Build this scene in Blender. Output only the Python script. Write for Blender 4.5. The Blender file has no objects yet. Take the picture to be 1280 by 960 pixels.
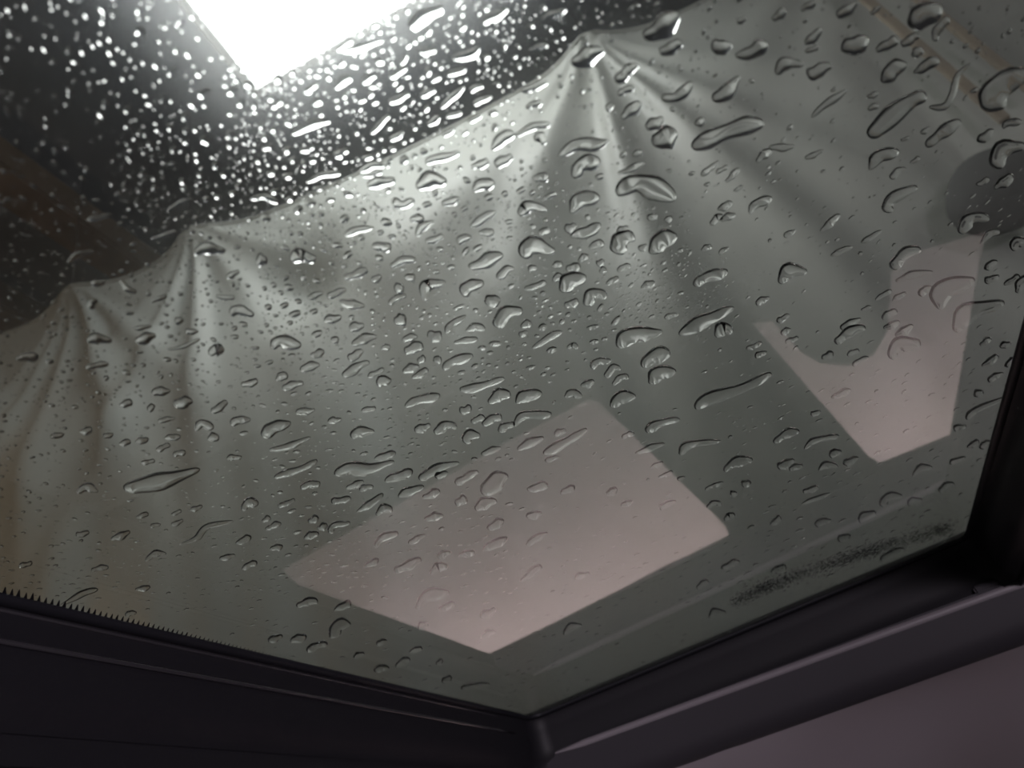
import bpy, bmesh, math, random
from mathutils import Vector, Matrix
random.seed(7)
sc = bpy.context.scene
COL = sc.collection

# ------------------------------------------------------------------ camera
F_PX = 925.0
PITCH, YAW = math.radians(35.05), math.radians(13.7)
CAM = Vector((0, 0, 1.05))
HEAD = Vector((-math.sin(YAW), math.cos(YAW), 0))
RIGHT = Vector((math.cos(YAW), math.sin(YAW), 0))
FWD = HEAD * math.cos(PITCH) + Vector((0, 0, math.sin(PITCH)))
UPV = -HEAD * math.sin(PITCH) + Vector((0, 0, math.cos(PITCH)))
EX = RIGHT * 0.9428 - UPV * 0.3333            # image right
EY = -RIGHT * 0.3333 - UPV * 0.9428           # image down
cam_d = bpy.data.cameras.new('camera')
cam_d.sensor_width = 36.0
cam_d.lens = 36.0 * F_PX / 1280.0
cam_d.clip_start = 0.01
cam = bpy.data.objects.new('camera', cam_d)
m3 = Matrix((EX.normalized(), (-EY).normalized(), (-FWD).normalized())).transposed()
cam.matrix_world = Matrix.Translation(CAM) @ m3.to_4x4()
COL.objects.link(cam)
sc.camera = cam
cam_d.dof.use_dof = True
cam_d.dof.focus_distance = 0.44
cam_d.dof.aperture_fstop = 10.5

# ------------------------------------------------------------------ world, exposure, large lights
w = bpy.data.worlds.new('world'); sc.world = w; w.use_nodes = True
w.node_tree.nodes['Background'].inputs[0].default_value = (0.86, 0.86, 0.80, 1)
w.node_tree.nodes['Background'].inputs[1].default_value = 0.048
sc.view_settings.view_transform = 'Standard'
sc.view_settings.look = 'None'
sc.view_settings.exposure = 0.0
sc.view_settings.gamma = 1.0
sc.view_settings.use_curve_mapping = False
cy = sc.cycles
cy.use_denoising = True
cy.max_bounces = 16; cy.transmission_bounces = 14; cy.glossy_bounces = 8; cy.diffuse_bounces = 3
cy.transparent_max_bounces = 12
cy.sample_clamp_indirect = 6.0
cy.caustics_reflective = False; cy.caustics_refractive = False

LAMP_POWER = 10.8          # emission of the ceiling panel lamps
def area(name, loc, target, sx, sy, power, col):
    l = bpy.data.lights.new(name, 'AREA'); l.shape = 'RECTANGLE'; l.size = sx; l.size_y = sy
    l.energy = power; l.color = col
    o = bpy.data.objects.new(name, l); COL.objects.link(o)
    o.location = loc
    o.rotation_euler = (Vector(target) - Vector(loc)).to_track_quat('-Z', 'Y').to_euler()
    return o
# added unseen light that brightens the pink board mirrored in the glass
area('board_fill_light', (-0.25, 1.66, 1.02), (-0.25, 2.2, 0.15), 3.0, 0.05, 17, (1.0, 0.86, 0.86))
# added fill from behind the camera, brightens headliner and trim
area('cabin_fill_light', (0.9, -1.4, 0.85), (-0.1, 0.9, 1.15), 0.42, 0.26, 34.0, (1.0, 0.88, 0.99))
# added fill beside the car, lifts the lower part of the sheet
area('sheet_fill_light', (2.6, -0.8, 2.0), (0.3, 2.7, 1.6), 0.6, 0.6, 11, (1.0, 1.0, 0.97))
# warm bulb on the far left of the wash bay
area('bay_bulb', (-5.2, 0.0, 3.6), (-2.8, 2.4, 2.8), 0.2, 0.2, 13, (1.0, 0.68, 0.42))

# ------------------------------------------------------------------ helpers
def ray(x, y): return FWD * F_PX + EX * (x - 640) + EY * (y - 480)
def atz(x, y, z):
    d = ray(x, y); return CAM + d * ((z - CAM.z) / d.z)
def aty(x, y, Y):
    d = ray(x, y); return CAM + d * ((Y - CAM.y) / d.y)

def tag(o, label=None, cat=None, group=None, kind=None):
    if label: o['label'] = label
    if cat: o['category'] = cat
    if group: o['group'] = group
    if kind: o['kind'] = kind
    return o
def mesh_obj(name, verts, faces, mat, parent=None, smooth=False):
    me = bpy.data.meshes.new(name)
    me.from_pydata([tuple(v) for v in verts], [], faces); me.update()
    if smooth: me.polygons.foreach_set('use_smooth', [True] * len(me.polygons))
    me.materials.append(mat)
    o = bpy.data.objects.new(name, me); COL.objects.link(o)
    if parent: o.parent = parent
    return o
def bm_obj(name, bm, mat, parent=None, smooth=False):
    me = bpy.data.meshes.new(name); bm.to_mesh(me); bm.free()
    if smooth: me.polygons.foreach_set('use_smooth', [True] * len(me.polygons))
    me.materials.append(mat)
    o = bpy.data.objects.new(name, me); COL.objects.link(o)
    if parent: o.parent = parent
    return o
def empty(name, loc=(0, 0, 0), rz=0):
    o = bpy.data.objects.new(name, None); o.location = loc; o.rotation_euler = (0, 0, rz)
    COL.objects.link(o); return o
def box_bm(bm, lo, hi, bevel=0):
    r = bmesh.ops.create_cube(bm, size=1)
    s = [hi[i] - lo[i] for i in range(3)]; c = [(hi[i] + lo[i]) / 2 for i in range(3)]
    for v in r['verts']: v.co = Vector((v.co.x * s[0] + c[0], v.co.y * s[1] + c[1], v.co.z * s[2] + c[2]))
    if bevel:
        es = list({e for v in r['verts'] for e in v.link_edges})
        bmesh.ops.bevel(bm, geom=es, offset=bevel, segments=2, affect='EDGES')
def box(name, lo, hi, mat, parent=None, bevel=0):
    bm = bmesh.new(); box_bm(bm, lo, hi, bevel); return bm_obj(name, bm, mat, parent)
def tube(name, pts, r, mat, parent=None, seg=8):
    verts, faces = [], []
    n = len(pts)
    for i, p in enumerate(pts):
        p = Vector(p); a = Vector(pts[max(0, i - 1)]); b = Vector(pts[min(n - 1, i + 1)])
        d = (b - a).normalized(); s = d.cross(Vector((0, 0, 1)))
        s = s.normalized() if s.length > 1e-4 else Vector((1, 0, 0)); u = s.cross(d)
        for k in range(seg):
            an = 2 * math.pi * k / seg
            verts.append(p + (s * math.cos(an) + u * math.sin(an)) * r)
    for i in range(n - 1):
        for k in range(seg):
            k2 = (k + 1) % seg
            faces.append((i * seg + k, i * seg + k2, (i + 1) * seg + k2, (i + 1) * seg + k))
    faces.append(tuple(range(seg - 1, -1, -1))); faces.append(tuple((n - 1) * seg + k for k in range(seg)))
    return mesh_obj(name, verts, faces, mat, parent, True)

# ------------------------------------------------------------------ materials
def principled(name, col, rough=0.6, spec=0.5, noise=None, bump=None, metallic=0.0):
    m = bpy.data.materials.new(name); m.use_nodes = True
    nt = m.node_tree; b = nt.nodes['Principled BSDF']
    b.inputs['Base Color'].default_value = (*col, 1)
    b.inputs['Roughness'].default_value = rough
    b.inputs['Specular IOR Level'].default_value = spec
    b.inputs['Metallic'].default_value = metallic
    tc = nt.nodes.new('ShaderNodeTexCoord')
    if noise:
        scale, col2, lo, hi = noise
        n = nt.nodes.new('ShaderNodeTexNoise'); n.inputs['Scale'].default_value = scale; n.inputs['Detail'].default_value = 5
        nt.links.new(tc.outputs['Object'], n.inputs['Vector'])
        r = nt.nodes.new('ShaderNodeValToRGB')
        r.color_ramp.elements[0].position = lo; r.color_ramp.elements[0].color = (*col, 1)
        r.color_ramp.elements[1].position = hi; r.color_ramp.elements[1].color = (*col2, 1)
        nt.links.new(n.outputs['Fac'], r.inputs['Fac']); nt.links.new(r.outputs['Color'], b.inputs['Base Color'])
    if bump:
        scale, st, dist = bump
        n2 = nt.nodes.new('ShaderNodeTexNoise'); n2.inputs['Scale'].default_value = scale; n2.inputs['Detail'].default_value = 4
        nt.links.new(tc.outputs['Object'], n2.inputs['Vector'])
        bp = nt.nodes.new('ShaderNodeBump'); bp.inputs['Strength'].default_value = st; bp.inputs['Distance'].default_value = dist
        nt.links.new(n2.outputs['Fac'], bp.inputs['Height']); nt.links.new(bp.outputs['Normal'], b.inputs['Normal'])
    return m
def glassy(name, col, ior):
    m = bpy.data.materials.new(name); m.use_nodes = True
    nt = m.node_tree; nt.nodes.clear()
    g = nt.nodes.new('ShaderNodeBsdfGlass'); g.inputs['Color'].default_value = (*col, 1)
    g.inputs['Roughness'].default_value = 0.0; g.inputs['IOR'].default_value = ior
    o = nt.nodes.new('ShaderNodeOutputMaterial'); nt.links.new(g.outputs[0], o.inputs[0])
    return m
def contact_water(name, ior):
    # face where water wets the pane: light passes, rays past the critical angle stay trapped in the pane
    m = bpy.data.materials.new(name); m.use_nodes = True
    nt = m.node_tree; nt.nodes.clear()
    g = nt.nodes.new('ShaderNodeBsdfRefraction'); g.inputs['Roughness'].default_value = 0.0; g.inputs['IOR'].default_value = ior
    o = nt.nodes.new('ShaderNodeOutputMaterial'); nt.links.new(g.outputs[0], o.inputs[0])
    return m
def misted_glass(name, col, ior, amount, rough):
    m = glassy(name, col, ior); nt = m.node_tree
    g = nt.nodes['Glass BSDF']; o = nt.nodes['Material Output']
    r = nt.nodes.new('ShaderNodeBsdfRefraction'); r.inputs['Roughness'].default_value = rough; r.inputs['IOR'].default_value = ior
    r.inputs['Color'].default_value = (*col, 1)
    x = nt.nodes.new('ShaderNodeMixShader'); x.inputs[0].default_value = amount
    nt.links.new(g.outputs[0], x.inputs[1]); nt.links.new(r.outputs[0], x.inputs[2]); nt.links.new(x.outputs[0], o.inputs[0])
    return m
def emission(name, col, s):
    m = bpy.data.materials.new(name); m.use_nodes = True
    nt = m.node_tree; nt.nodes.clear()
    e = nt.nodes.new('ShaderNodeEmission'); e.inputs[0].default_value = (*col, 1); e.inputs[1].default_value = s
    o = nt.nodes.new('ShaderNodeOutputMaterial'); nt.links.new(e.outputs[0], o.inputs[0])
    return m
M = dict(
    glass=misted_glass('tinted_glass', (0.95, 0.97, 0.955), 1.5, 0.10, 0.35),
    water=glassy('water', (1, 1, 1), 1.333),
    contact=contact_water('water_contact', 1.333),
    ceiling_fill=emission('ceiling_fill_glow', (0.9, 0.95, 1.0), 6.0),
    lamp=emission('lamp_diffuser', (1.0, 1.0, 1.0), LAMP_POWER),
    housing=principled('lamp_housing', (0.62, 0.64, 0.64), 0.5),
    sheet=principled('plastic_sheet', (0.41, 0.42, 0.395), 0.42, 0.35, noise=(1.3, (0.47, 0.475, 0.445), 0.35, 0.7), bump=(9, 0.15, 0.02)),
    hook=principled('hook_steel', (0.35, 0.36, 0.36), 0.4, metallic=0.8),
    rope=principled('cable', (0.18, 0.18, 0.18), 0.6),
    bay_roof=principled('bay_roof', (0.16, 0.17, 0.185), 0.8, noise=(0.8, (0.12, 0.13, 0.14), 0.35, 0.65)),
    beam=principled('brown_beam', (0.22, 0.15, 0.10), 0.7, noise=(4, (0.15, 0.105, 0.07), 0.35, 0.65)),
    batten=principled('beige_batten', (0.30, 0.25, 0.19), 0.6, noise=(5, (0.24, 0.20, 0.16), 0.3, 0.7)),
    floor=principled('concrete', (0.16, 0.16, 0.16), 0.8, noise=(2, (0.22, 0.22, 0.215), 0.3, 0.7)),
    pink_board=principled('pale_board', (0.78, 0.66, 0.65), 0.8, noise=(1.5, (0.70, 0.60, 0.60), 0.3, 0.7)),
    black=principled('black_rubber', (0.010, 0.010, 0.013), 0.5, 0.3, bump=(400, 0.1, 0.001)),
    trim=principled('dark_plastic', (0.010, 0.0095, 0.012), 0.55, 0.25, bump=(600, 0.12, 0.0006)),
    ridge=principled('glossy_plastic', (0.03, 0.028, 0.032), 0.16, 0.8),
    strip=principled('grey_plastic', (0.23, 0.21, 0.225), 0.45, 0.4),
    lower=principled('grey_dark_plastic', (0.036, 0.033, 0.039), 0.6, 0.3),
    liner=principled('headliner_fabric', (0.42, 0.38, 0.41), 0.95, 0.1, bump=(900, 0.3, 0.0008)),
    cabin=principled('cabin_plastic', (0.012, 0.012, 0.013), 0.8, 0.2),
    dark=principled('dark_matte', (0.10, 0.10, 0.10), 0.9, 0.1, bump=(30, 0.4, 0.01)),
    paint=principled('car_paint', (0.03, 0.03, 0.035), 0.3),
    dirt=principled('dried_dirt', (0.022, 0.024, 0.022), 0.9, 0.1),
)

# ------------------------------------------------------------------ the wash bay outside
o = box('floor', (-12, -8, -0.1), (10, 12, 0), M['floor']); tag(o, 'grey concrete floor of the bay', kind='structure')
o = box('ceiling', (-12, -8, 6.3), (10, 12, 6.4), M['bay_roof']); tag(o, 'dark grey roof of the bay high above the glass', kind='structure')
o = box('wall_back', (-12, 7.0, 0), (10, 7.1, 6.3), M['bay_roof']); tag(o, 'dark wall far behind the hanging sheet', kind='structure')
for i, (x, wd) in enumerate(((-3.45, 0.30), (-4.55, 0.30))):
    b = box('roof_beam', (x - wd / 2, -6, 6.02), (x + wd / 2, 7.0, 6.3), M['beam'], bevel=0.015)
    tag(b, ['brown roof beam crossing the dark upper left corner', 'brown roof beam nearest the left edge behind the drops'][i], 'beam', 'brown roof beams')

# ---- hanging sheet
def base_y(x): return 2.76 + 0.113 * x
HOOKS = [  # x, z, ridges (angle deg, half width deg, height)
    (-5.6, 5.0, [(-20, 8, .6), (5, 6, .8), (25, 8, .6)]),
    (-3.95, 5.02, [(-32, 7, .6), (-15, 5, .9), (5, 5, .9), (24, 7, .6)]),
    (-3.08, 5.0, [(-35, 6, .8), (-24, 3, .7), (-8, 5, .6), (15, 6, 1.0), (33, 6, .5)]),
    (-2.20, 5.0, [(-42, 8, .6), (-22, 4.5, 1.1), (-2, 4.5, 1.2), (20, 7, .5), (48, 8, .4)]),
    (0.465, 5.0, [(-50, 9, .5), (-31, 7, 1.0), (-9, 3.8, 1.3), (9, 4, 1.1), (21, 5, .8), (38, 8, .6)]),
    (1.9, 5.05, [(-45, 9, .3), (-22, 8, .35), (0, 9, .35), (22, 9, .3)]),
    (3.6, 5.0, [(-20, 8, .6), (10, 8, .6)]),
]
def top_z(x):
    for a, b in zip(HOOKS[:-1], HOOKS[1:]):
        if a[0] <= x <= b[0]:
            f = (x - a[0]) / (b[0] - a[0]); L = b[0] - a[0]
            return a[1] + (b[1] - a[1]) * f - 0.055 * L * 4 * f * (1 - f) * (1 if L < 2 else 0.8) + 0.0
    return 5.0
def sheet_y(x, z):
    d = 0.0
    for hx, hz, ridges in HOOKS:
        dx, dz = x - hx, hz - z + 0.06
        rho = math.hypot(dx, dz)
        phi = math.degrees(math.atan2(dx, max(dz, 0.001)))
        amp = 0.105 * rho / (rho + 0.35) * math.exp(-(rho / 2.6) ** 2)
        for a, wd, h in ridges:
            d -= amp * h * math.exp(-((phi - a) / wd) ** 2)
        d -= 0.10 * math.exp(-(rho / 0.22) ** 2)
    low = min(1.0, max(0.0, (4.6 - z) / 2.0))
    d += low * (0.018 * math.sin(5.1 * x + 0.35 * z) + 0.016 * math.sin(11.3 * x + 1.1 + 0.5 * z) + 0.005 * math.sin(23 * x - 0.4 * z))
    d -= 0.10 * math.exp(-((x + 0.55) / 0.95) ** 2 - ((z - 4.25) / 0.40) ** 2)
    # belly of cloth between the two widest hooks
    d += 0.26 * math.exp(-((x + 1.62) / 0.32) ** 2 - ((z - 4.28) / 0.30) ** 2)
    return base_y(x) + d
NX, NZ = 430, 150
vs, fs = [], []
X0, X1, ZB = -5.6, 3.6, 1.34
for i in range(NX + 1):
    x = X0 + (X1 - X0) * i / NX
    zt = top_z(x)
    for j in range(NZ + 1):
        z = zt + (ZB - zt) * (j / NZ) ** 1.15
        vs.append((x, sheet_y(x, z), z))
for i in range(NX):
    for j in range(NZ):
        a = i * (NZ + 1) + j; fs.append((a, a + 1, a + NZ + 2, a + NZ + 1))
hem_pts = [(X0 + (X1 - X0) * i / 200, sheet_y(X0 + (X1 - X0) * i / 200, top_z(X0 + (X1 - X0) * i / 200)), top_z(X0 + (X1 - X0) * i / 200)) for i in range(201)]
root = empty('hanging_sheet', (0, 0, 0))
tag(root, 'grey plastic sheet hung from hooks, folds fanning down from each hook', 'sheet')
so = mesh_obj('sheet', vs, fs, M['sheet'], root, True)
md = so.modifiers.new('thick', 'SOLIDIFY'); md.thickness = 0.004
tube('hem', hem_pts, 0.012, M['sheet'], root, 6)
for hx, hz, _ in HOOKS:
    yy = sheet_y(hx, hz)
    tube('hanger', [(hx, yy, hz - 0.02), (hx, yy + 0.01, hz + 0.05), (hx, yy + 0.02, 6.3)], 0.0022, M['cabin'], root, 6)

# ---- ceiling panel lamps
def panel_lamp(loc, sx, sy, rz, label):
    r = empty('panel_lamp', loc, rz); tag(r, label, 'lamp', 'white panel lamps of the bay')
    box('diffuser', (-sx / 2, -sy / 2, -0.02), (sx / 2, sy / 2, 0.0), M['lamp'], r)
    e = 0.05
    bm = bmesh.new()
    box_bm(bm, (-sx / 2 - e, -sy / 2 - e, -0.045), (-sx / 2, sy / 2 + e, 0.06))
    box_bm(bm, (sx / 2, -sy / 2 - e, -0.045), (sx / 2 + e, sy / 2 + e, 0.06))
    box_bm(bm, (-sx / 2, -sy / 2 - e, -0.045), (sx / 2, -sy / 2, 0.06))
    box_bm(bm, (-sx / 2, sy / 2, -0.045), (sx / 2, sy / 2 + e, 0.06))
    box_bm(bm, (-sx / 2, -sy / 2, 0.003), (sx / 2, sy / 2, 0.06))
    bm_obj('housing', bm, M['housing'], r)
    box('ceiling_fill', (-sx / 2 + .1, -sy / 2 + .1, 0.06), (sx / 2 - .1, sy / 2 - .1, 0.066), M['ceiling_fill'], r)  # glowing plate added on top of the housing to brighten the bay roof
    for s in (-1, 1):
        tube('hanger', [(s * sx * 0.4, 0, 0.05), (s * sx * 0.4, 0, 6.3 - loc[2])], 0.008, M['rope'], r, 6)
panel_lamp((-0.55, 1.655, 5.57), 1.70, 1.16, 0.06, 'bright white panel lamp glaring through the drops at the top')

# ---- things beside the sheet at the upper right
for i, (x, z0, z1, wd) in enumerate(((1.765, 3.1, 6.3, 0.036), (1.60, 3.0, 6.3, 0.04))):
    b = box('batten', (x - wd / 2, base_y(x) - 0.30, z0), (x + wd / 2, base_y(x) - 0.27, z1), M['batten'], bevel=0.004)
    tag(b, ['beige upright batten nearest the upper right edge', 'fainter beige upright batten left of the other batten'][i], 'batten', 'beige battens before the sheet')
br = empty('dark_rounded_shape', (1.37, 2.60, 2.51)); tag(br, 'dark rounded shape at the right edge above the pink V reflection', 'dark_shape')  # dark rounded stand-in, what it depicts is unknown
bm = bmesh.new(); bmesh.ops.create_uvsphere(bm, u_segments=32, v_segments=20, radius=1)
for v in bm.verts:
    k = 1 + 0.06 * math.sin(3 * v.co.x + 2 * v.co.z)
    v.co = Vector((v.co.x * 0.20 * k, v.co.y * 0.13 * k, 0.17 + v.co.z * 0.17 * k))
bm_obj('round_body', bm, M['dark'], br, True)
tube('bracket', [(0.02, 0.08, 0.17), (0.02, 0.16, 0.17), (0.02, 0.2, 0.17)], 0.02, M['rope'], br, 8)

# ------------------------------------------------------------------ the car
ZG = 1.25          # underside of the glass
ZT = 1.254         # outer face of the glass
OX0, OX1, OY0, OY1 = -0.338, 0.197, -0.36, 0.913
pane = box('window_1', (OX0 - 0.02, OY0 - 0.02, ZG), (OX1 + 0.02, OY1 + 0.02, ZT), M['glass'])
tag(pane, 'wet tinted glass pane of the car roof', kind='structure')

def loop_path(off, r=0.014, n=6):
    # rounded rectangle, offset outwards; corners: x0y0, x1y0, x1y1, x0y1
    x0, x1, y0, y1 = OX0 - off, OX1 + off, OY0 - off, OY1 + off
    rr = r + off; pts = []
    for cx, cy_, a0 in ((x0 + rr, y0 + rr, 180), (x1 - rr, y0 + rr, 270), (x1 - rr, y1 - rr, 0), (x0 + rr, y1 - rr, 90)):
        for k in range(n + 1):
            a = math.radians(a0 + 90 * k / n); pts.append((cx + rr * math.cos(a), cy_ + rr * math.sin(a)))
    return pts
def sweep(name, prof, mat, parent):
    vs, fs = [], []; rows = [[(x, y, z) for x, y in loop_path(off)] for off, z in prof]
    n = len(rows[0])
    for r in rows: vs += r
    for i in range(len(rows) - 1):
        for k in range(n):
            k2 = (k + 1) % n; fs.append((i * n + k, i * n + k2, (i + 1) * n + k2, (i + 1) * n + k))
    return mesh_obj(name, vs, fs, mat, parent, True)
fr = empty('roof_window_frame', (0, 0, 1.15)); tag(fr, 'black frame and trim surrounding the wet glass along the bottom and right', 'window frame')
def lc(o): o.location = (0, 0, -1.15); return o
lc(sweep('rubber_seal', [(0.0, ZG - 0.0002), (-0.0008, ZG - 0.0015), (0.0005, ZG - 0.0035), (0.004, ZG - 0.005), (0.006, ZG - 0.003), (0.006, ZG - 0.0002)], M['black'], fr))
lc(sweep('upper_trim', [(0.004, 1.246), (0.007, 1.242), (0.0075, 1.2315), (0.0075, 1.226), (0.009, 1.212), (0.011, 1.200), (0.016, 1.1955), (0.016, 1.190)], M['trim'], fr))
for z, r in ((1.2443, 0.0012), (1.2287, 0.0016)):
    x = OX0 - 0.0062
    lc(tube('ridge', [(x, -0.2, z), (x, 0.3, z), (x, 0.74, z), (x - 0.0005, 0.82, z), (x - 0.003, 0.87, z)], r, M['ridge'], fr, 8))
lc(box('side_trim', (OX0 - 0.04, -0.3, 1.172), (OX0 - 0.015, 0.88, 1.192), M['trim'], fr, bevel=0.003))
# pale edge strip along the far side and darker trim under it
vs = []; xs = [OX0 + 0.012, OX0 + 0.05, 0.0, 0.19, 0.24, 0.40]
fs = []
for i, x in enumerate(xs):
    zc = 1.2035 - 0.0155 * (x - xs[0]) / 0.53
    h = 0.0008 if i == 0 else (0.0045 if x < 0.2 else 0.0055)
    for k in range(8):
        a = 2 * math.pi * k / 8
        vs.append((x, OY1 + 0.012 + 0.004 * math.cos(a), zc + h * math.sin(a)))
for i in range(len(xs) - 1):
    for k in range(8):
        k2 = (k + 1) % 8; fs.append((i * 8 + k, i * 8 + k2, (i + 1) * 8 + k2, (i + 1) * 8 + k))
lc(mesh_obj('edge_strip', vs, fs, M['strip'], fr, True))
lc(box('strip_clip', (0.175, OY1 + 0.006, 1.193), (0.20, OY1 + 0.014, 1.2015), M['lower'], fr, bevel=0.002))
vs = []; fs = []
prof = [(0.010, 1.206), (0.011, 1.185), (0.013, 1.168), (0.018, 1.152), (0.03, 1.148)]
nx = 13
for y, z in prof:
    for i in range(nx):
        x = -0.60 + 1.2 * i / (nx - 1)
        vs.append((x, OY1 + y, z - 0.012 * (x + 0.3) / 0.5))
for j in range(len(prof) - 1):
    for i in range(nx - 1):
        a = j * nx + i; fs.append((a, a + 1, a + nx + 1, a + nx))
lc(mesh_obj('lower_trim', vs, fs, M['lower'], fr, True))
# serrated print along the left edge
tv = [(0, -0.00085, 0), (0, 0.00085, 0), (1, -1.0, 0), (0, -0.00085, 0.0003), (0, 0.00085, 0.0003), (1, -1.0, 0.0003)]
def tooth_mesh():
    L = 0.0052
    v = [(-0.002, -0.0011, 0), (-0.002, 0.0015, 0), (L, -L * 0.9 + 0.0002, 0), (L, -L * 0.9 - 0.0002, 0)]
    v += [(a, b, 0.00015) for a, b, c in v]
    me = bpy.data.meshes.new('frit_tooth')
    me.from_pydata(v, [], [(3, 2, 1, 0), (4, 5, 6, 7), (0, 1, 5, 4), (1, 2, 6, 5), (2, 3, 7, 6), (3, 0, 4, 7)]); me.update()
    me.materials.append(M['black']); return me
tm = tooth_mesh()
y = 0.17
while y < 0.47:
    t = bpy.data.objects.new('frit_tooth', tm); COL.objects.link(t); t.parent = fr
    k = max(0.12, min(1.0, (0.49 - y) / 0.22)) * random.uniform(0.85, 1.1)
    t.location = (OX0 + 0.0005, y, ZG - 0.00025 - 1.15); t.scale = (k, k, 1)
    y += 0.0037

# headliner, car roof skin, windscreen panel
vs = []; fs = []
hp = [(OY1 + 0.02, 1.152), (0.97, 1.142), (1.06, 1.115), (1.2, 1.065), (1.35, 1.02), (1.5, 0.99), (1.62, 0.975)]
nx = 40
for y, z in hp:
    for i in range(nx + 1):
        x = -1.0 + 2.0 * i / nx
        bulge = 0.012 * math.exp(-((x + 0.12) / 0.13) ** 2) - 0.03 * math.exp(-((x - 0.10) / 0.12) ** 2)
        vs.append((x, y, z - 0.012 * (x + 0.3) / 0.5 * (1 if y < 1.3 else 0.3) - bulge * min(1, (y - 0.93) / 0.1)))
for j in range(len(hp) - 1):
    for i in range(nx):
        a = j * (nx + 1) + i; fs.append((a, a + 1, a + nx + 2, a + nx + 1))
hl = mesh_obj('headliner', vs, fs, M['liner'], None, True); tag(hl, 'lilac grey fabric headliner in the lower right corner', 'headliner')
sm = hl.modifiers.new('s', 'SUBSURF'); sm.levels = 2; sm.render_levels = 2
bm = bmesh.new()
box_bm(bm, (-1.0, -1.2, 1.185), (OX0 - 0.02, 1.0, 1.262)); box_bm(bm, (OX1 + 0.02, -1.2, 1.185), (0.9, 1.0, 1.262))
box_bm(bm, (OX0 - 0.02, -1.2, 1.185), (OX1 + 0.02, OY0 - 0.02, 1.262)); box_bm(bm, (OX0 - 0.02, OY1 + 0.02, 1.20), (OX1 + 0.02, 1.0, 1.262))
box_bm(bm, (-1.0, 1.0, 1.165), (0.9, 1.62, 1.25))
cr = bm_obj('car_roof', bm, M['paint']); tag(cr, 'dark metal car roof around the glass pane', 'car roof')

# front of the cabin with the two windscreen openings the glass mirrors
MIR = Vector((0, 0, 2 * ZG - CAM.z))
def mirrored(x, y, Y):
    d = ray(x, y); d = Vector((d.x, d.y, -d.z)); p = MIR + d * (Y / d.y); return (p.x, p.z)
WY = 1.60
q1 = [(352, 712), (372, 733), (600, 826), (912, 670), (905, 655), (748, 502), (735, 498), (640, 548)]
q2 = [(938, 403), (965, 400), (1000, 438), (1025, 453), (1060, 456), (1092, 443), (1110, 412), (1114, 340), (1132, 317), (1232, 288), (1187, 545), (1100, 580), (1086, 572)]
q3 = [(506, 524), (560, 490), (574, 488), (520, 522)]
cu = bpy.data.curves.new('wall_front', 'CURVE'); cu.dimensions = '2D'; cu.fill_mode = 'BOTH'; cu.extrude = 0.006
def spline(pts):
    s = cu.splines.new('POLY'); s.points.add(len(pts) - 1); s.use_cyclic_u = True
    for p, q in zip(s.points, pts): p.co = (q[0], q[1], 0, 1)
spline([(-1.9, -0.0), (1.5, -0.0), (1.5, 1.1), (-1.9, 1.1)])
for q in (q1, q2, q3): spline([mirrored(a, b, WY) for a, b in q])
tmp = bpy.data.objects.new('tmp', cu); COL.objects.link(tmp)
tmp.rotation_euler = (math.pi / 2, 0, 0); tmp.location = (0, WY, 0)
bpy.context.view_layer.update()
dg = bpy.context.evaluated_depsgraph_get()
me = bpy.data.meshes.new_from_object(tmp.evaluated_get(dg))
me.transform(tmp.matrix_world)
bpy.data.objects.remove(tmp)
me.materials.clear(); me.materials.append(M['cabin'])
wf = bpy.data.objects.new('wall_front', me); COL.objects.link(wf)
tag(wf, 'dark front of the car cabin with window openings', kind='structure')
wo = box('wall_pink_board', (-2.6, 2.20, 0.0), (2.2, 2.26, 1.12), M['pink_board']); tag(wo, 'pale pink board added ahead of the car for the reflections', kind='structure')  # unseen pale board added so the openings mirror as pink

# unseen seat added behind the camera, its headrest shades part of the headliner
seat = empty('shading_seat', (0.60, -0.50, 0.0)); tag(seat, 'unseen added seat, its headrest shading the headliner', 'car seat')
box('backrest', (-0.24, -0.08, 0.35), (0.24, 0.08, 0.80), M['cabin'], seat, bevel=0.05)
box('cushion', (-0.25, -0.08, 0.0), (0.25, 0.42, 0.38), M['cabin'], seat, bevel=0.05)
box('headrest', (-0.10, -0.05, 0.84), (0.10, 0.05, 1.03), M['cabin'], seat, bevel=0.045)
for sx_ in (-0.06, 0.06): tube('post', [(sx_, 0, 0.78), (sx_, 0, 0.86)], 0.007, M['hook'], seat, 8)

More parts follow.
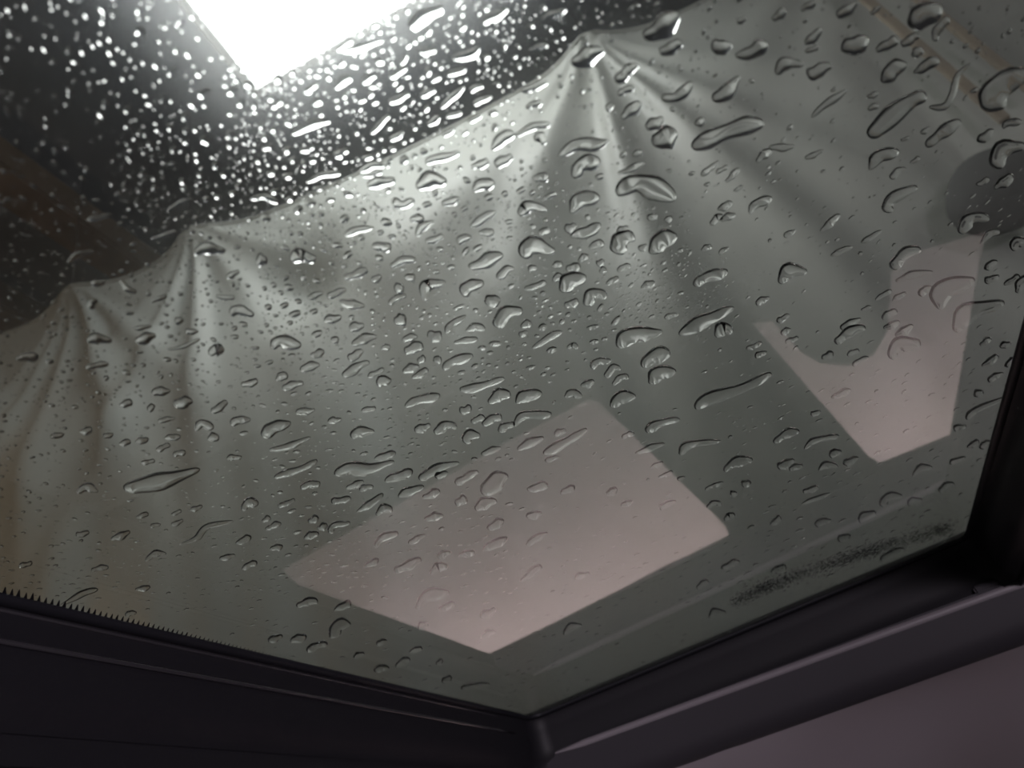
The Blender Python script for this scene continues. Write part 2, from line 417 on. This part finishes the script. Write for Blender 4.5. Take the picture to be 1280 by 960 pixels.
# ------------------------------------------------------------------ water drops
# each drop: outline spine on the glass as seen from the seat, full width, optional own label
D = '''
1048 60 1082 44 22|fat lens-shaped drop near the top right, its lower rim dotted with white glints
1092 61 1118 43 15
1122 52 1145 40 14
1135 66 1150 58 12
1098 99 1112 84 1130 76 19|broad drop with a dark upper rim beside the large leaf-shaped drop, top right
1138 87 1170 70 14
967 89 980 76 1002 76 15
1005 90 1036 78 20
1081 166 1105 148 1135 124 1153 112 27|largest leaf-shaped drop of the upper right with a thick black upper edge
1157 130 1176 129 1186 112 1193 90 1210 75 9|thin S-shaped hooked drop hanging beside the largest leaf-shaped drop
1225 134 1243 108 1284 84 34|very large drop cut by the right edge with a thick black arc
1130 27 1150 18 1172 2 28|large dark drop touching the top edge right of centre
1164 48 1168 34 1181 17 13
1011 143 1030 126 1055 108 9|slim curved drop left of the largest leaf-shaped drop
1154 180 1170 163 1197 147 17|long bowed drop under the hooked S-shaped drop
1083 208 1095 193 1120 184 16
1110 220 1117 210 1129 207 10
1238 206 1250 184 1277 177 24|big bowed drop above the dark rounded shape at the right edge
1217 173 1238 158 11
1249 157 1256 149 1273 148 10
1239 232 1262 214 13
1216 227 1233 219 8
1104 262 1110 247 1143 229 18
958 181 990 179 9
1003 194 1026 184 7
1043 18 1068 -2 14
1084 14 1098 4 7
963 22 978 8 13
998 10 1016 -2 10
1003 52 1024 32 11
1003 62 1020 54 8
1147 163 1158 155 7
1134 200 1146 192 6
1080 118 1094 112 8
1081 133 1095 127 8
1122 172 1133 167 5
1208 112 1219 106 5
712 76 730 68 753 60 22|dark tent-shaped drop at the point where the folds meet under the upper hook
802 44 822 32 846 14 27|large dark drop at the top, right of the upper hook
822 62 850 50 19
768 100 780 86 796 78 17
770 115 790 104 11
776 146 786 134 798 124 15
824 118 844 119 862 98 15|tick-shaped drop on the folds right of the upper hook
806 158 826 143 15
814 178 828 168 844 162 26|round drop full of pale streaks on the fanning folds
642 166 662 156 686 152 11|antler-shaped drop with two arms left of the fanning folds
667 163 681 176 13
696 192 718 179 740 177 758 172 16|long wavy drop crossing the fanning folds
714 218 726 204 748 196 22|comma-shaped drop under the long wavy drop on the folds
664 218 684 219 13
862 181 890 165 925 156 952 150 27|large leaf-shaped drop with a jagged right end below the top right
886 56 912 53 19|left half of the paired blob drops near the top
916 66 940 60 956 50 19|right half of the paired blob drops near the top
888 122 903 112 922 92 17
866 152 878 145 10
769 240 790 224 812 228 842 246 30|largest shell-like drop with fine streaks below the fanning folds
874 216 896 197 8
892 213 907 203 7
904 223 922 207 8
914 235 926 229 6
944 200 950 190 962 184 11
770 213 804 200 8
789 191 801 185 8
919 26 929 18 9
755 133 765 127 10
650 110 683 100 11
655 131 676 124 9
659 59 683 53 8
674 22 706 8 10
364 164 385 153 413 148 11|long slim white-lit drop below the lamp
416 190 435 184 12
462 163 474 152 486 140 9
486 172 504 160 9
448 210 465 203 480 204 10
481 206 487 192 8
458 228 493 220 15
451 216 477 211 9
519 230 538 222 557 223 20|rounded heart-like drop below the glare in the centre
530 199 552 193 573 186 13
588 206 609 197 12
590 236 602 226 617 226 15
618 204 638 190 15
613 184 624 170 642 164 15
382 224 400 215 426 213 9|slim white crescent drop left of centre below the lamp
510 32 530 18 552 6 22|large white-lit drop at the right end of the lamp glare
600 27 633 7 13|white sausage-shaped drop right of the lamp glare
521 60 544 60 13
562 71 582 66 598 56 13
557 91 581 82 10
549 132 564 118 579 104 9
586 112 592 105 603 104 10
484 124 511 114 11
485 93 508 82 9
500 78 507 64 8
417 106 438 92 15
451 99 469 91 11
379 112 397 102 9
390 127 402 121 11
339 132 354 120 9
524 117 543 108 10
532 152 549 142 11
556 143 576 136 8
584 149 601 139 8
552 166 567 157 8
589 127 613 116 9
537 99 549 91 9
571 34 581 29 8
327 182 341 178 8
374 185 393 179 9
420 60 440 48 10
350 62 376 55 9
425 60 450 56 478 48 10|long slim drop lying across the lower edge of the lamp glare
34 10 38 -2 10
172 30 178 40 12
86 104 89 117 9
70 46 75 38 8
141 18 146 11 8
220 30 230 21 9
272 30 290 23 9
210 91 225 77 8
250 168 263 175 11
248 118 261 108 11
229 147 235 136 8
230 162 236 156 7
158 138 162 128 8
130 131 134 121 8
163 73 168 64 7
179 78 184 69 7
154 98 158 88 8
198 50 204 43 8
282 169 290 160 9
265 205 273 201 9
224 223 231 221 8
215 187 219 178 7
173 165 176 158 6
201 124 205 116 7
284 115 296 106 9
296 129 306 120 8
3 88 7 78 7
54 176 57 170 6
106 210 110 204 5
312 244 330 242 348 250 9|bright white drop on the dark area above the left hook
242 313 260 306 282 309 14|flat drop with one white glint beside the left hook
282 342 299 335 9
286 386 300 384 317 389 15|wedge-shaped drop below the left hook
262 440 270 432 280 434 14
218 396 230 396 10
109 422 122 417 140 422 13
169 421 195 415 13
107 454 136 450 10
21 443 49 440 12
209 432 230 428 250 419 6|thin streak-like drop on the left folds
231 409 248 410 7
114 382 117 368 12
301 477 322 471 11
270 366 293 368 8
189 373 208 365 7
209 260 222 250 240 245 7
189 294 221 285 7
84 324 96 315 118 309 8
109 270 141 264 8
114 350 132 348 9
151 345 158 356 171 360 9
167 406 190 403 6
338 430 350 423 376 427 17|neat oval drop with a ring inside, left of centre
364 322 377 314 394 322 19|dark square-shouldered drop right of the left hook
319 322 334 321 15
429 343 444 338 459 334 13
408 366 432 358 11
424 371 438 377 455 378 11
383 368 403 362 8
464 304 476 303 487 309 14
487 329 500 322 519 321 12
489 245 502 252 517 246 13
429 290 448 283 466 280 9|slim white-topped bar drop left of the bright patch
511 271 529 268 11
519 291 527 280 541 272 10
531 298 553 291 11
551 252 573 243 10
586 279 602 270 618 260 11
569 297 588 292 11
597 288 616 285 11
584 329 605 323 627 314 17|broad dumbbell drop in the middle of the bright centre
620 344 630 334 641 332 12
531 372 533 352 556 349 14|boot-shaped drop in the centre
574 362 586 355 603 348 19
604 373 624 370 15
617 404 630 389 652 384 20|large bowed drop just right of the boot-shaped drop
486 377 494 368 507 365 10
463 347 476 341 10
491 357 504 355 13
504 343 518 342 10
492 399 506 391 15
436 407 454 401 13
439 427 452 419 470 417 12
434 444 453 434 13
427 465 443 456 461 448 13
459 467 479 456 9
469 474 488 470 13
404 397 426 391 11
387 440 405 435 10
374 457 399 451 11
344 470 359 463 11
352 480 379 474 11
504 434 528 428 17
501 420 521 416 9
502 460 523 453 11
514 468 534 457 10
534 410 550 422 14
556 412 566 400 581 390 11
581 409 592 404 605 408 10
566 424 596 419 9
553 458 566 446 590 440 14|bean-shaped drop in the lower centre
573 482 600 479 629 468 12|long flat bar drop below the bean-shaped drop
540 446 551 444 10
520 446 531 444 10
475 432 487 428 8
413 422 423 418 9
647 265 658 254 682 259 15
711 262 722 248 748 243 20
649 316 664 304 692 310 22|wide moustache-shaped drop right of centre
704 284 719 277 13
711 292 730 286 749 276 14
765 312 774 298 791 290 26|rounded drop with curved streaks, left of a matching pair
809 312 824 298 844 290 21|bowed drop with a frilled lower rim, right of a matching pair
734 305 753 299 11
698 359 712 348 731 341 20|capsule-shaped drop with a white lower rim in the right centre
706 334 723 327 13
721 322 734 315 9
744 327 753 321 10
747 336 756 332 9
756 352 771 342 9
769 334 786 327 9
704 379 721 371 12
730 378 738 364 757 366 18
689 347 701 339 10
659 334 669 329 10
689 330 701 324 9
654 357 681 349 10
649 404 663 399 10
647 415 658 410 8
663 431 680 420 701 410 9|small rod-shaped drop on bare glass right of centre
707 431 713 427 721 431 7
769 429 790 414 826 410 20|broad bowed drop with a row of pale beads along its lower rim
737 456 746 448 762 446 11
754 467 764 456 774 457 11
764 477 772 468 784 467 10
801 455 814 440 836 437 20|domed drop under the broad bowed drop
809 475 820 464 843 459 17
846 414 870 399 893 391 915 380 17|long curved drop with a white lower rim pointing at the V reflection
891 416 902 407 914 410 15
864 352 880 344 907 334 16
799 356 816 348 9
886 277 893 268 901 268 11
894 258 913 249 9
897 271 917 264 9
934 263 943 250 962 243 12
896 313 908 305 7
874 309 887 303 8
942 376 959 367 9
724 478 741 472 9
828 393 846 388 7
807 270 820 264 9
828 272 838 268 8
796 308 806 302 9
769 287 783 279 9
930 432 950 424 8
941 442 956 435 8
971 350 982 336 1006 335 17|rounded drop with a bold black arc left of the V reflection
1022 285 1047 264 9
1073 299 1099 284 7
1035 315 1063 304 7
1111 332 1124 315 1148 308 19|bold arc drop at the notch on top of the V reflection
1116 347 1135 340 1163 336 9|long thin drop crossing the right arm of the V reflection
1171 383 1178 358 1215 344 24|big hook-shaped drop inside the right arm of the V reflection
1189 410 1208 388 1252 373 22|big bowed drop straddling the right side of the V reflection
1111 445 1120 427 1148 424 20|ring-like drop in the middle of the V reflection
1041 425 1055 412 1079 405 15|black-rimmed drop in the hollow of the V reflection
1047 406 1073 394 9
1099 394 1118 383 11
1101 406 1122 398 9
1116 416 1138 402 10
1144 364 1161 354 10
1196 288 1208 268 1233 270 18|dark drop over the lower rim of the dark rounded shape
1221 301 1232 289 1246 285 9
1261 309 1268 299 1283 296 13
1226 332 1243 322 9
1227 349 1245 340 10
1251 352 1271 340 9
1267 362 1271 352 1284 343 14
1024 444 1039 436 9
1062 452 1083 442 8
1056 440 1071 433 8
968 398 984 389 9
973 413 986 407 8
979 424 995 417 8
1091 371 1111 358 7
1112 372 1129 361 7
1073 383 1086 379 5
1221 427 1236 419 8
1246 430 1260 424 8
1224 454 1245 440 9
1252 454 1266 445 9
1231 472 1251 462 8
977 292 991 283 7
154 604 180 600 210 596 250 581 20|large leaf-shaped drop at the left, thickest in its middle
96 610 110 604 123 609 10
224 676 246 668 258 653 292 646 8|zigzag drop below the leaf-shaped drop at the left
182 696 194 686 208 687 8
95 663 112 660 9
189 486 213 483 11
216 499 241 497 14
264 510 284 497 12
244 533 252 525 267 530 12
259 543 274 541 11
149 501 166 498 10
184 507 194 502 9
100 534 116 532 10
63 541 81 537 7
129 541 142 537 8
149 549 164 547 8
169 548 186 543 8
205 543 226 540 8
195 557 213 551 9
216 564 232 559 9
287 523 313 519 12
283 568 302 566 8
302 633 309 625 323 623 13
170 641 186 637 7
187 653 201 650 6
214 638 227 633 6
214 651 229 645 7
237 633 253 627 7
139 669 163 659 9
114 707 136 703 8
24 703 41 697 8
294 674 314 666 9
274 693 294 689 7
302 706 321 697 9
197 521 219 518 7
176 573 194 571 7
326 539 344 530 363 523 17|fat spindle drop with a twisted highlight left of centre
336 558 365 551 388 542 9|upper of two thin slanting drops below the fat spindle drop
342 592 368 584 396 570 11|lower of two thin slanting drops below the fat spindle drop
417 588 436 579 460 583 492 572 16|long fish-shaped drop with a wavy black top edge
467 569 494 561 10
505 503 522 496 549 489 13|flat almond drop above the small pink sliver
375 606 388 600 400 600 12
413 622 438 618 11
480 597 495 591 515 583 13
522 594 542 583 573 574 13
542 591 559 586 9
497 617 510 609 529 603 11
445 635 460 627 478 612 9
469 639 478 632 490 632 12
527 617 549 609 11
567 599 597 585 12
601 613 616 598 634 590 21|notched mitten-shaped drop on the upper left of the pink parallelogram
517 534 537 526 11
541 536 556 527 570 530 13
579 549 586 540 599 539 15
587 522 605 517 10
602 527 613 518 626 518 13
621 534 642 524 11
573 510 588 504 12
609 499 620 490 637 489 15
600 563 625 555 8
439 543 448 534 467 535 13
451 509 469 505 8
409 522 426 519 8
369 511 393 507 9
432 605 454 597 8
448 607 466 603 9
347 629 368 619 8
331 656 351 649 8
327 646 338 642 8
411 662 418 652 437 648 10
384 647 398 642 9
396 656 409 651 9
379 668 398 661 9
337 682 353 677 8
467 679 478 668 497 661 11
492 710 505 703 526 694 13
538 714 545 704 559 704 12
545 691 563 686 9
571 691 593 685 9
593 633 602 625 620 622 14
607 656 629 646 11
602 684 633 667 11
509 674 531 664 8
454 704 473 694 8
529 644 553 640 10
567 624 583 619 13
644 500 656 489 676 487 15
641 528 655 515 688 513 13|long gull-wing drop above the pink parallelogram
645 557 678 542 11
677 562 706 549 732 531 13|long wavy drop near the top corner of the pink parallelogram
691 539 706 533 10
761 504 772 494 793 491 15|winged drop just right of the top corner of the pink parallelogram
805 535 818 526 848 520 13
847 564 858 553 899 547 11|thin-tailed drop between the two pink reflections
866 506 885 495 925 480 962 462 17|long bright-rimmed sausage drop between the two pink reflections
792 562 829 550 8
903 585 916 573 939 571 13|bold arc drop between the two pink reflections, below the thin-tailed drop
879 608 902 598 6
657 607 684 602 12
699 613 717 603 9
704 492 714 487 726 491 10
756 614 770 606 9
881 630 890 625 900 626 8
904 647 909 640 917 641 9
924 602 937 598 9
911 616 919 611 8
822 631 843 622 9
774 628 789 622 7
656 677 683 661 9
656 641 676 637 10
679 571 698 567 7
775 542 791 537 8
811 581 827 573 6
821 593 839 585 6
844 595 854 592 5
964 549 978 539 997 535 12
1003 557 1016 547 1046 540 9
1034 566 1049 559 10
1011 515 1023 509 8
1021 584 1032 576 1045 580 9
1138 591 1148 582 1163 580 9
1171 611 1180 603 1191 602 9
1098 629 1108 618 1126 616 12
1133 628 1140 621 1150 621 9
1073 650 1080 640 1093 637 12
1016 652 1037 646 9
1204 520 1218 509 1254 492 9|long thin drop ending at the black frame on the right
1189 533 1205 528 9
1045 672 1061 665 9
1099 699 1110 689 1129 683 10
961 652 974 642 9
969 580 991 571 11
984 583 1001 577 9
1051 576 1071 568 9
1001 611 1021 605 9
1000 626 1036 612 5
962 712 981 704 10
1214 491 1226 485 9
1184 576 1204 567 7
1206 556 1221 547 8
1221 556 1236 548 8
1036 493 1061 483 9
370 753 382 747 397 747 11
412 793 422 778 438 775 15|dark-arched drop below the left corner of the pink parallelogram
362 797 383 790 10
334 796 353 790 9
382 808 409 799 10
519 757 533 742 561 735 15
547 757 569 750 9
417 759 438 747 10
521 782 534 774 9
599 767 619 757 11
599 792 619 785 9
441 817 455 812 7
469 801 483 796 7
494 829 503 821 512 821 9
466 833 486 830 8
511 811 527 805 7
544 826 553 821 7
551 849 564 842 8
575 856 611 851 7
703 789 713 780 726 777 9|dark small drop on the lower edge of the pink parallelogram
885 769 892 762 906 762 9|lone dark-arched drop near the far frame below the pink parallelogram
869 731 884 722 8
899 706 923 698 9
717 719 736 712 9
649 722 676 703 10
76 751 100 738 123 731 8|bright slanting drop touching the serrated edge at the lower left
169 732 188 728 7
156 763 171 760 7
'''
def catmull(P, n):
    if len(P) == 2:
        return [(P[0][0] + (P[1][0] - P[0][0]) * i / n, P[0][1] + (P[1][1] - P[0][1]) * i / n) for i in range(n + 1)]
    Q = [(2 * P[0][0] - P[1][0], 2 * P[0][1] - P[1][1])] + P + [(2 * P[-1][0] - P[-2][0], 2 * P[-1][1] - P[-2][1])]
    out = []; segs = len(P) - 1
    for i in range(n + 1):
        u = i / n * segs; k = min(int(u), segs - 1); t = u - k
        a, b, c, d = Q[k:k + 4]
        out.append(tuple(0.5 * (2 * b[j] + (c[j] - a[j]) * t + (2 * a[j] - 5 * b[j] + 4 * c[j] - d[j]) * t * t + (3 * b[j] - a[j] - 3 * c[j] + d[j]) * t ** 3) for j in (0, 1)))
    return out
def drop_geo(pts, width, slope=0.95, wmax=0.0060):
    """closed water body on the glass: rounded rim, flat belly"""
    x0, y0 = pts[0]; x1, y1 = pts[-1]
    L = math.hypot(x1 - x0, y1 - y0)
    Mn = 16 if L > 16 else 11
    K = 11 if width > 11 else 9
    sp = catmull(pts, Mn)
    ph = [random.uniform(0, 6.28) for _ in range(4)]
    rows = []
    us = [math.sin(math.pi / 2 * (-1 + 2 * k / (K - 1))) for k in range(K)]
    for i in range(Mn + 1):
        t = i / Mn
        tt = 0.5 - 0.5 * math.cos(math.pi * t)              # denser at the ends
        f = tt * Mn; k = min(int(f), Mn - 1); g = f - k
        px = sp[k][0] * (1 - g) + sp[k + 1][0] * g; py = sp[k][1] * (1 - g) + sp[k + 1][1] * g
        k0, k1 = max(0, k - 1), min(Mn, k + 2)
        dx, dy = sp[k1][0] - sp[k0][0], sp[k1][1] - sp[k0][1]; n = math.hypot(dx, dy) or 1
        nx_, ny_ = -dy / n, dx / n
        e = max(0.0, 1 - (2 * tt - 1) ** 2) ** 0.5
        hw = width / 2 * e ** 0.85 * (1 + 0.18 * math.sin(4.6 * tt + ph[0]) + 0.10 * math.sin(12 * tt + ph[1]))
        off = width * 0.09 * math.sin(5 * tt + ph[2]) * e
        rows.append((px + nx_ * off, py + ny_ * off, nx_, ny_, hw))
    top, zs = [], []
    for i, (px, py, nx_, ny_, hw) in enumerate(rows):
        if i in (0, Mn): top.append([atz(px, py, ZT)]); zs.append([0.0]); continue
        a = atz(px - nx_ * hw, py - ny_ * hw, ZT); b = atz(px + nx_ * hw, py + ny_ * hw, ZT)
        w2 = (a - b).length / 2
        we = min(w2, wmax)
        r, z = [], []
        for u in us:
            r.append(atz(px + nx_ * hw * u, py + ny_ * hw * u, ZT))
            s = min(1.0, (1 - abs(u)) * w2 / we)
            z.append(slope * we / 3.2 * (1 - (1 - s) ** 3.2))
        top.append(r); zs.append(z)
    verts, faces = [], []
    idx = []
    for r, z in zip(top, zs):
        idx.append([len(verts) + k for k in range(len(r))])
        for p, h in zip(r, z): verts.append(Vector((p.x, p.y, h)))
    def strip(A, B):
        if len(A) == 1:
            for k in range(len(B) - 1): faces.append((A[0], B[k], B[k + 1]))
        elif len(B) == 1:
            for k in range(len(A) - 1): faces.append((A[k], B[0], A[k + 1]))
        else:
            for k in range(len(A) - 1): faces.append((A[k], B[k], B[k + 1], A[k + 1]))
    for i in range(Mn): strip(idx[i], idx[i + 1])
    nb = len(verts); ring = [idx[0][0]] + [r[0] for r in idx[1:-1]] + [idx[-1][0]] + [r[-1] for r in idx[-2:0:-1]]
    bot = []
    for k in ring: bot.append(len(verts)); verts.append(Vector((verts[k].x, verts[k].y, 0)))
    m = len(idx) - 2
    lo = [bot[1 + k] for k in range(m)]; hi = [bot[-1 - k] for k in range(m)]
    bf = [(bot[0], hi[0], lo[0])]
    for k in range(m - 1): bf.append((lo[k], hi[k], hi[k + 1], lo[k + 1]))
    bf.append((lo[-1], hi[-1], bot[m + 1]))
    c = Vector((sum(v.x for v in verts) / len(verts), sum(v.y for v in verts) / len(verts), 0))
    verts = [v - c for v in verts]
    # orientation: top faces up
    a, b, d = (verts[k] for k in faces[len(faces) // 2][:3])
    if (b - a).cross(d - a).z < 0: faces = [tuple(reversed(f)) for f in faces]
    fixed = []
    for f in bf:
        a, b, d = (verts[k] for k in f[:3])
        fixed.append(tuple(reversed(f)) if (b - a).cross(d - a).z > 0 else f)
    return c, verts, faces, fixed

def inpoly(x, y, P):
    r = False; j = len(P) - 1
    for i in range(len(P)):
        if (P[i][1] > y) != (P[j][1] > y) and x < (P[j][0] - P[i][0]) * (y - P[i][1]) / (P[j][1] - P[i][1]) + P[i][0]: r = not r
        j = i
    return r
def where(x, y):
    if inpoly(x, y, q1): return 'over the pink parallelogram'
    if inpoly(x, y, q2): return 'over the pink V'
    if x < 300 and y < 300: return 'on the dark upper left'
    if y < 185 and x < 640: return 'around the lamp glare'
    if y < 215 and x < 860: return 'around the upper fold fan'
    if y < 260 and x >= 860: return 'in the greenish upper right'
    if x < 330 and y < 480: return 'under the left hook'
    if x < 330: return 'in the brownish lower left'
    if x < 640 and y < 480: return 'in the bright left centre'
    if x < 960 and y < 480: return 'in the right centre'
    if x >= 1170: return 'between pink V and right frame'
    if x >= 912: return 'below or left of pink V'
    if x >= 640: return 'right of the pink parallelogram'
    if y > 700: return 'between parallelogram and left frame'
    return 'left of the pink parallelogram'
DROPS = []
for line in D.strip().split('\n'):
    nums, _, lab = line.partition('|')
    v = [float(t) for t in nums.split()]
    P = [(v[i], v[i + 1]) for i in range(0, len(v) - 1, 2)]
    L = sum(math.hypot(P[i + 1][0] - P[i][0], P[i + 1][1] - P[i][1]) for i in range(len(P) - 1))
    DROPS.append((L * v[-1] + (1e5 if lab else 0), P, v[-1], lab, L))
order = sorted(DROPS, key=lambda d: -d[0])
ZD = ZT + 0.00003
stuff_v, stuff_f, stuff_s = [], [], []
KIN = {}
def to_stuff(c, verts, faces, bottom):
    b0 = len(stuff_v)
    stuff_v.extend((v.x + c.x, v.y + c.y, v.z) for v in verts)
    for f in faces: stuff_f.append(tuple(k + b0 for k in f)); stuff_s.append(True)
    for f in bottom: stuff_f.append(tuple(k + b0 for k in f)); stuff_s.append(False)
for i, (_, P, wd, lab, L) in enumerate(order):
    c, verts, faces, bottom = drop_geo(P, wd)
    if i >= 300:
        to_stuff(c, verts, faces, bottom); continue
    me = bpy.data.meshes.new('water_drop')
    me.from_pydata([tuple(v) for v in verts], [], faces + bottom); me.update()
    me.polygons.foreach_set('use_smooth', [True] * len(faces) + [False] * len(bottom))
    me.materials.append(M['water']); me.materials.append(M['contact'])
    me.polygons.foreach_set('material_index', [0] * len(faces) + [1] * len(bottom))
    o = bpy.data.objects.new('water_drop', me); COL.objects.link(o); o.location = (c.x, c.y, ZD)
    px = sum(p[0] for p in P) / len(P); py = sum(p[1] for p in P) / len(P)
    if lab: tag(o, lab, 'water drop', 'distinct large water drops on the glass')
    else:
        ar = L / wd
        shape = 'slender' if ar > 2.6 else ('oval' if ar > 1.5 else 'roundish')
        size = 'medium-sized' if L * wd > 190 else 'small'
        wh = where(px, py)
        tag(o, None, 'water drop', f'{size} {shape} drops {wh}')
        KIN.setdefault((size, shape, wh), []).append((px, py, o))
ORD = ['first', 'second', 'third', 'fourth', 'fifth', 'sixth', 'seventh', 'eighth', 'ninth', 'tenth', 'eleventh', 'twelfth']
def number(rows, stem, band):
    rows = sorted(rows, key=lambda t: t[0]); n = len(rows)
    for i, (_, _, o) in enumerate(rows):
        if n == 1: pos = ''
        elif i == 0: pos = ', leftmost'
        elif i == n - 1: pos = ', rightmost'
        elif i < (n + 1) / 2: pos = f', {ORD[i]} from left'
        else: pos = f', {ORD[n - 1 - i]} from right'
        o['label'] = stem + (f', {band}' if band else '') + pos
for (size, shape, wh), rows in KIN.items():
    stem = f'{size} {shape} water drop {wh}'
    rows.sort(key=lambda t: t[1]); n = len(rows)
    if n <= 6: number(rows, stem, '')
    elif n <= 12: number(rows[:n // 2], stem, 'upper half'); number(rows[n // 2:], stem, 'lower half')
    else: number(rows[:n // 3], stem, 'upper third'); number(rows[n // 3:2 * n // 3], stem, 'middle third'); number(rows[2 * n // 3:], stem, 'lower third')

# fine spray: far too many to count
CELL = {}
for _, P, wd, lab, L in order:
    for p in catmull(P, 8):
        CELL.setdefault((int(p[0] // 40), int(p[1] // 40)), []).append((p[0], p[1], wd / 2))
def clear_of(x, y, r):
    cx, cy_ = int(x // 40), int(y // 40)
    for i in (-1, 0, 1):
        for j in (-1, 0, 1):
            for a, b, w_ in CELL.get((cx + i, cy_ + j), ()):
                if ((x - a) / 1.25) ** 2 + (y - b) ** 2 < (w_ + r) ** 2: return False
    return True
GLASS = [(-20, -20), (1300, -20), (1300, 330), (1205, 668), (667, 893), (-20, 736)]
def add_small(x, y, r):
    """round-ish bead; r is its half length as seen"""
    c = atz(x, y, ZT); e = atz(x + r * 0.94, y - r * 0.33, ZT)
    R = (e - c).length
    n = 10 if r > 2.2 else 7
    sx, an = random.uniform(0.8, 1.35), random.uniform(0, 3.14)
    ca, sa = math.cos(an), math.sin(an)
    slope = random.uniform(0.5, 0.85)
    rings = (1.0, 0.72, 0.38) if r > 1.6 else (1.0, 0.55)
    verts = []; ph = random.uniform(0, 6.28)
    for q in rings:
        for k in range(n):
            a = 2 * math.pi * k / n
            rr = R * q * (1 + 0.12 * math.sin(2 * a + ph))
            u, v = rr * math.cos(a) * sx, rr * math.sin(a) / sx
            verts.append(Vector((u * ca - v * sa, u * sa + v * ca, slope * R * 0.5 * (1 - q * q))))
    verts.append(Vector((0, 0, slope * R * 0.5)))
    faces = []
    for j in range(len(rings) - 1):
        for k in range(n):
            k2 = (k + 1) % n; faces.append((j * n + k, j * n + k2, (j + 1) * n + k2, (j + 1) * n + k))
    t0 = (len(rings) - 1) * n; tip = len(verts) - 1
    for k in range(n): faces.append((t0 + k, t0 + (k + 1) % n, tip))
    b0 = len(verts)
    for k in range(n): verts.append(Vector((verts[k].x, verts[k].y, 0)))
    to_stuff(c, verts, faces, [tuple(b0 + k for k in range(n - 1, -1, -1))])
def spray(n, cx, cy_, sx, sy, r0, r1, power=2.2):
    done = tries = 0
    while done < n and tries < n * 12:
        tries += 1
        x, y = random.gauss(cx, sx), random.gauss(cy_, sy)
        if not inpoly(x, y, GLASS) or x < -15 or y < -15: continue
        r = r0 + (r1 - r0) * random.random() ** power
        if not clear_of(x, y, r): continue
        add_small(x, y, r); done += 1
        CELL.setdefault((int(x // 40), int(y // 40)), []).append((x, y, r))
def spray_box(n, x0, y0, x1, y1, r0, r1, power=2.2):
    done = tries = 0
    while done < n and tries < n * 12:
        tries += 1
        x, y = random.uniform(x0, x1), random.uniform(y0, y1)
        if not inpoly(x, y, GLASS): continue
        r = r0 + (r1 - r0) * random.random() ** power
        if not clear_of(x, y, r): continue
        add_small(x, y, r); done += 1
        CELL.setdefault((int(x // 40), int(y // 40)), []).append((x, y, r))
spray_box(170, 330, 180, 780, 470, 3.0, 7.5, 1.5)
spray_box(60, 60, 380, 330, 560, 2.5, 5.5, 1.5)
spray_box(60, 340, 560, 640, 760, 2.5, 6.0, 1.5)
spray_box(50, 900, 560, 1220, 720, 2.5, 6.0, 1.5)
spray_box(240, -10, -10, 300, 250, 1.4, 4.6, 1.8)
spray_box(630, 290, -10, 640, 240, 1.3, 5.6, 1.8)
spray_box(290, 150, 150, 420, 380, 1.2, 4.0, 2.0)
spray_box(255, 640, -10, 900, 240, 1.2, 4.5, 2.2)
spray_box(165, 900, -10, 1280, 260, 1.2, 4.5, 2.4)
spray_box(495, 0, 240, 330, 500, 1.1, 3.6, 2.0)
spray_box(645, 330, 230, 660, 480, 1.2, 5.0, 2.0)
spray_box(345, 640, 230, 860, 400, 1.2, 5.0, 2.0)
spray_box(165, 860, 240, 1280, 480, 1.2, 4.2, 2.4)
spray_box(495, 0, 480, 330, 760, 1.1, 3.6, 2.0)
spray_box(300, 330, 470, 640, 720, 1.2, 5.0, 1.9)
spray_box(165, 640, 470, 940, 740, 1.2, 4.4, 2.2)
spray_box(255, 900, 470, 1260, 740, 1.2, 5.0, 2.0)
spray_box(195, 280, 680, 760, 880, 1.2, 4.2, 2.0)
spray_box(120, 660, 700, 1000, 880, 1.2, 4.0, 2.2)
spray(420, 800, 388, 46, 14, 0.7, 1.5)          # fine mist patch
spray(90, 870, 350, 40, 18, 0.7, 1.5)
spray(150, 205, 690, 60, 40, 0.9, 2.2)
spray(120, 480, 585, 90, 60, 0.9, 2.0)
sv = bpy.data.meshes.new('fine_drops')
sv.from_pydata(stuff_v, [], stuff_f); sv.update()
sv.polygons.foreach_set('use_smooth', stuff_s); sv.materials.append(M['water']); sv.materials.append(M['contact'])
sv.polygons.foreach_set('material_index', [0 if t else 1 for t in stuff_s])
so_ = bpy.data.objects.new('fine_drops', sv); COL.objects.link(so_); so_.location = (0, 0, ZD)
tag(so_, 'countless fine water beads sprinkled between the larger drops on the glass', 'water beads', kind='stuff')

# dried smear near the far right corner of the glass
vs, fs = [], []
for _ in range(5200):
    t = random.random()
    bx = 915 + 270 * t + random.gauss(0, 5); by = 752 - 96 * t ** 0.8 + random.gauss(0, 4.6)
    dens = 0.35 + 0.65 * (abs(math.sin(7 * t + 0.6)) ** 1.5)
    if random.random() > dens or not inpoly(bx, by, GLASS): continue
    c = atz(bx, by, ZT); R = random.uniform(0.00025, 0.0009); b0 = len(vs); n = 7
    for k in range(n):
        a = 2 * math.pi * k / n; rr = R * random.uniform(0.6, 1.2)
        vs.append((c.x + rr * math.cos(a) * 1.5, c.y + rr * math.sin(a), ZT + 0.00012))
    for k in range(n):
        vs.append((vs[b0 + k][0], vs[b0 + k][1], ZT + 0.00002))
    fs.append(tuple(range(b0, b0 + n))); fs.append(tuple(range(b0 + 2 * n - 1, b0 + n - 1, -1)))
    for k in range(n): fs.append((b0 + k, b0 + n + k, b0 + n + (k + 1) % n, b0 + (k + 1) % n))
sm_ = mesh_obj('dirt_smear', vs, fs, M['dirt']); tag(sm_, 'dark dried dirt smear near the far right corner of the glass', 'dirt', kind='stuff')
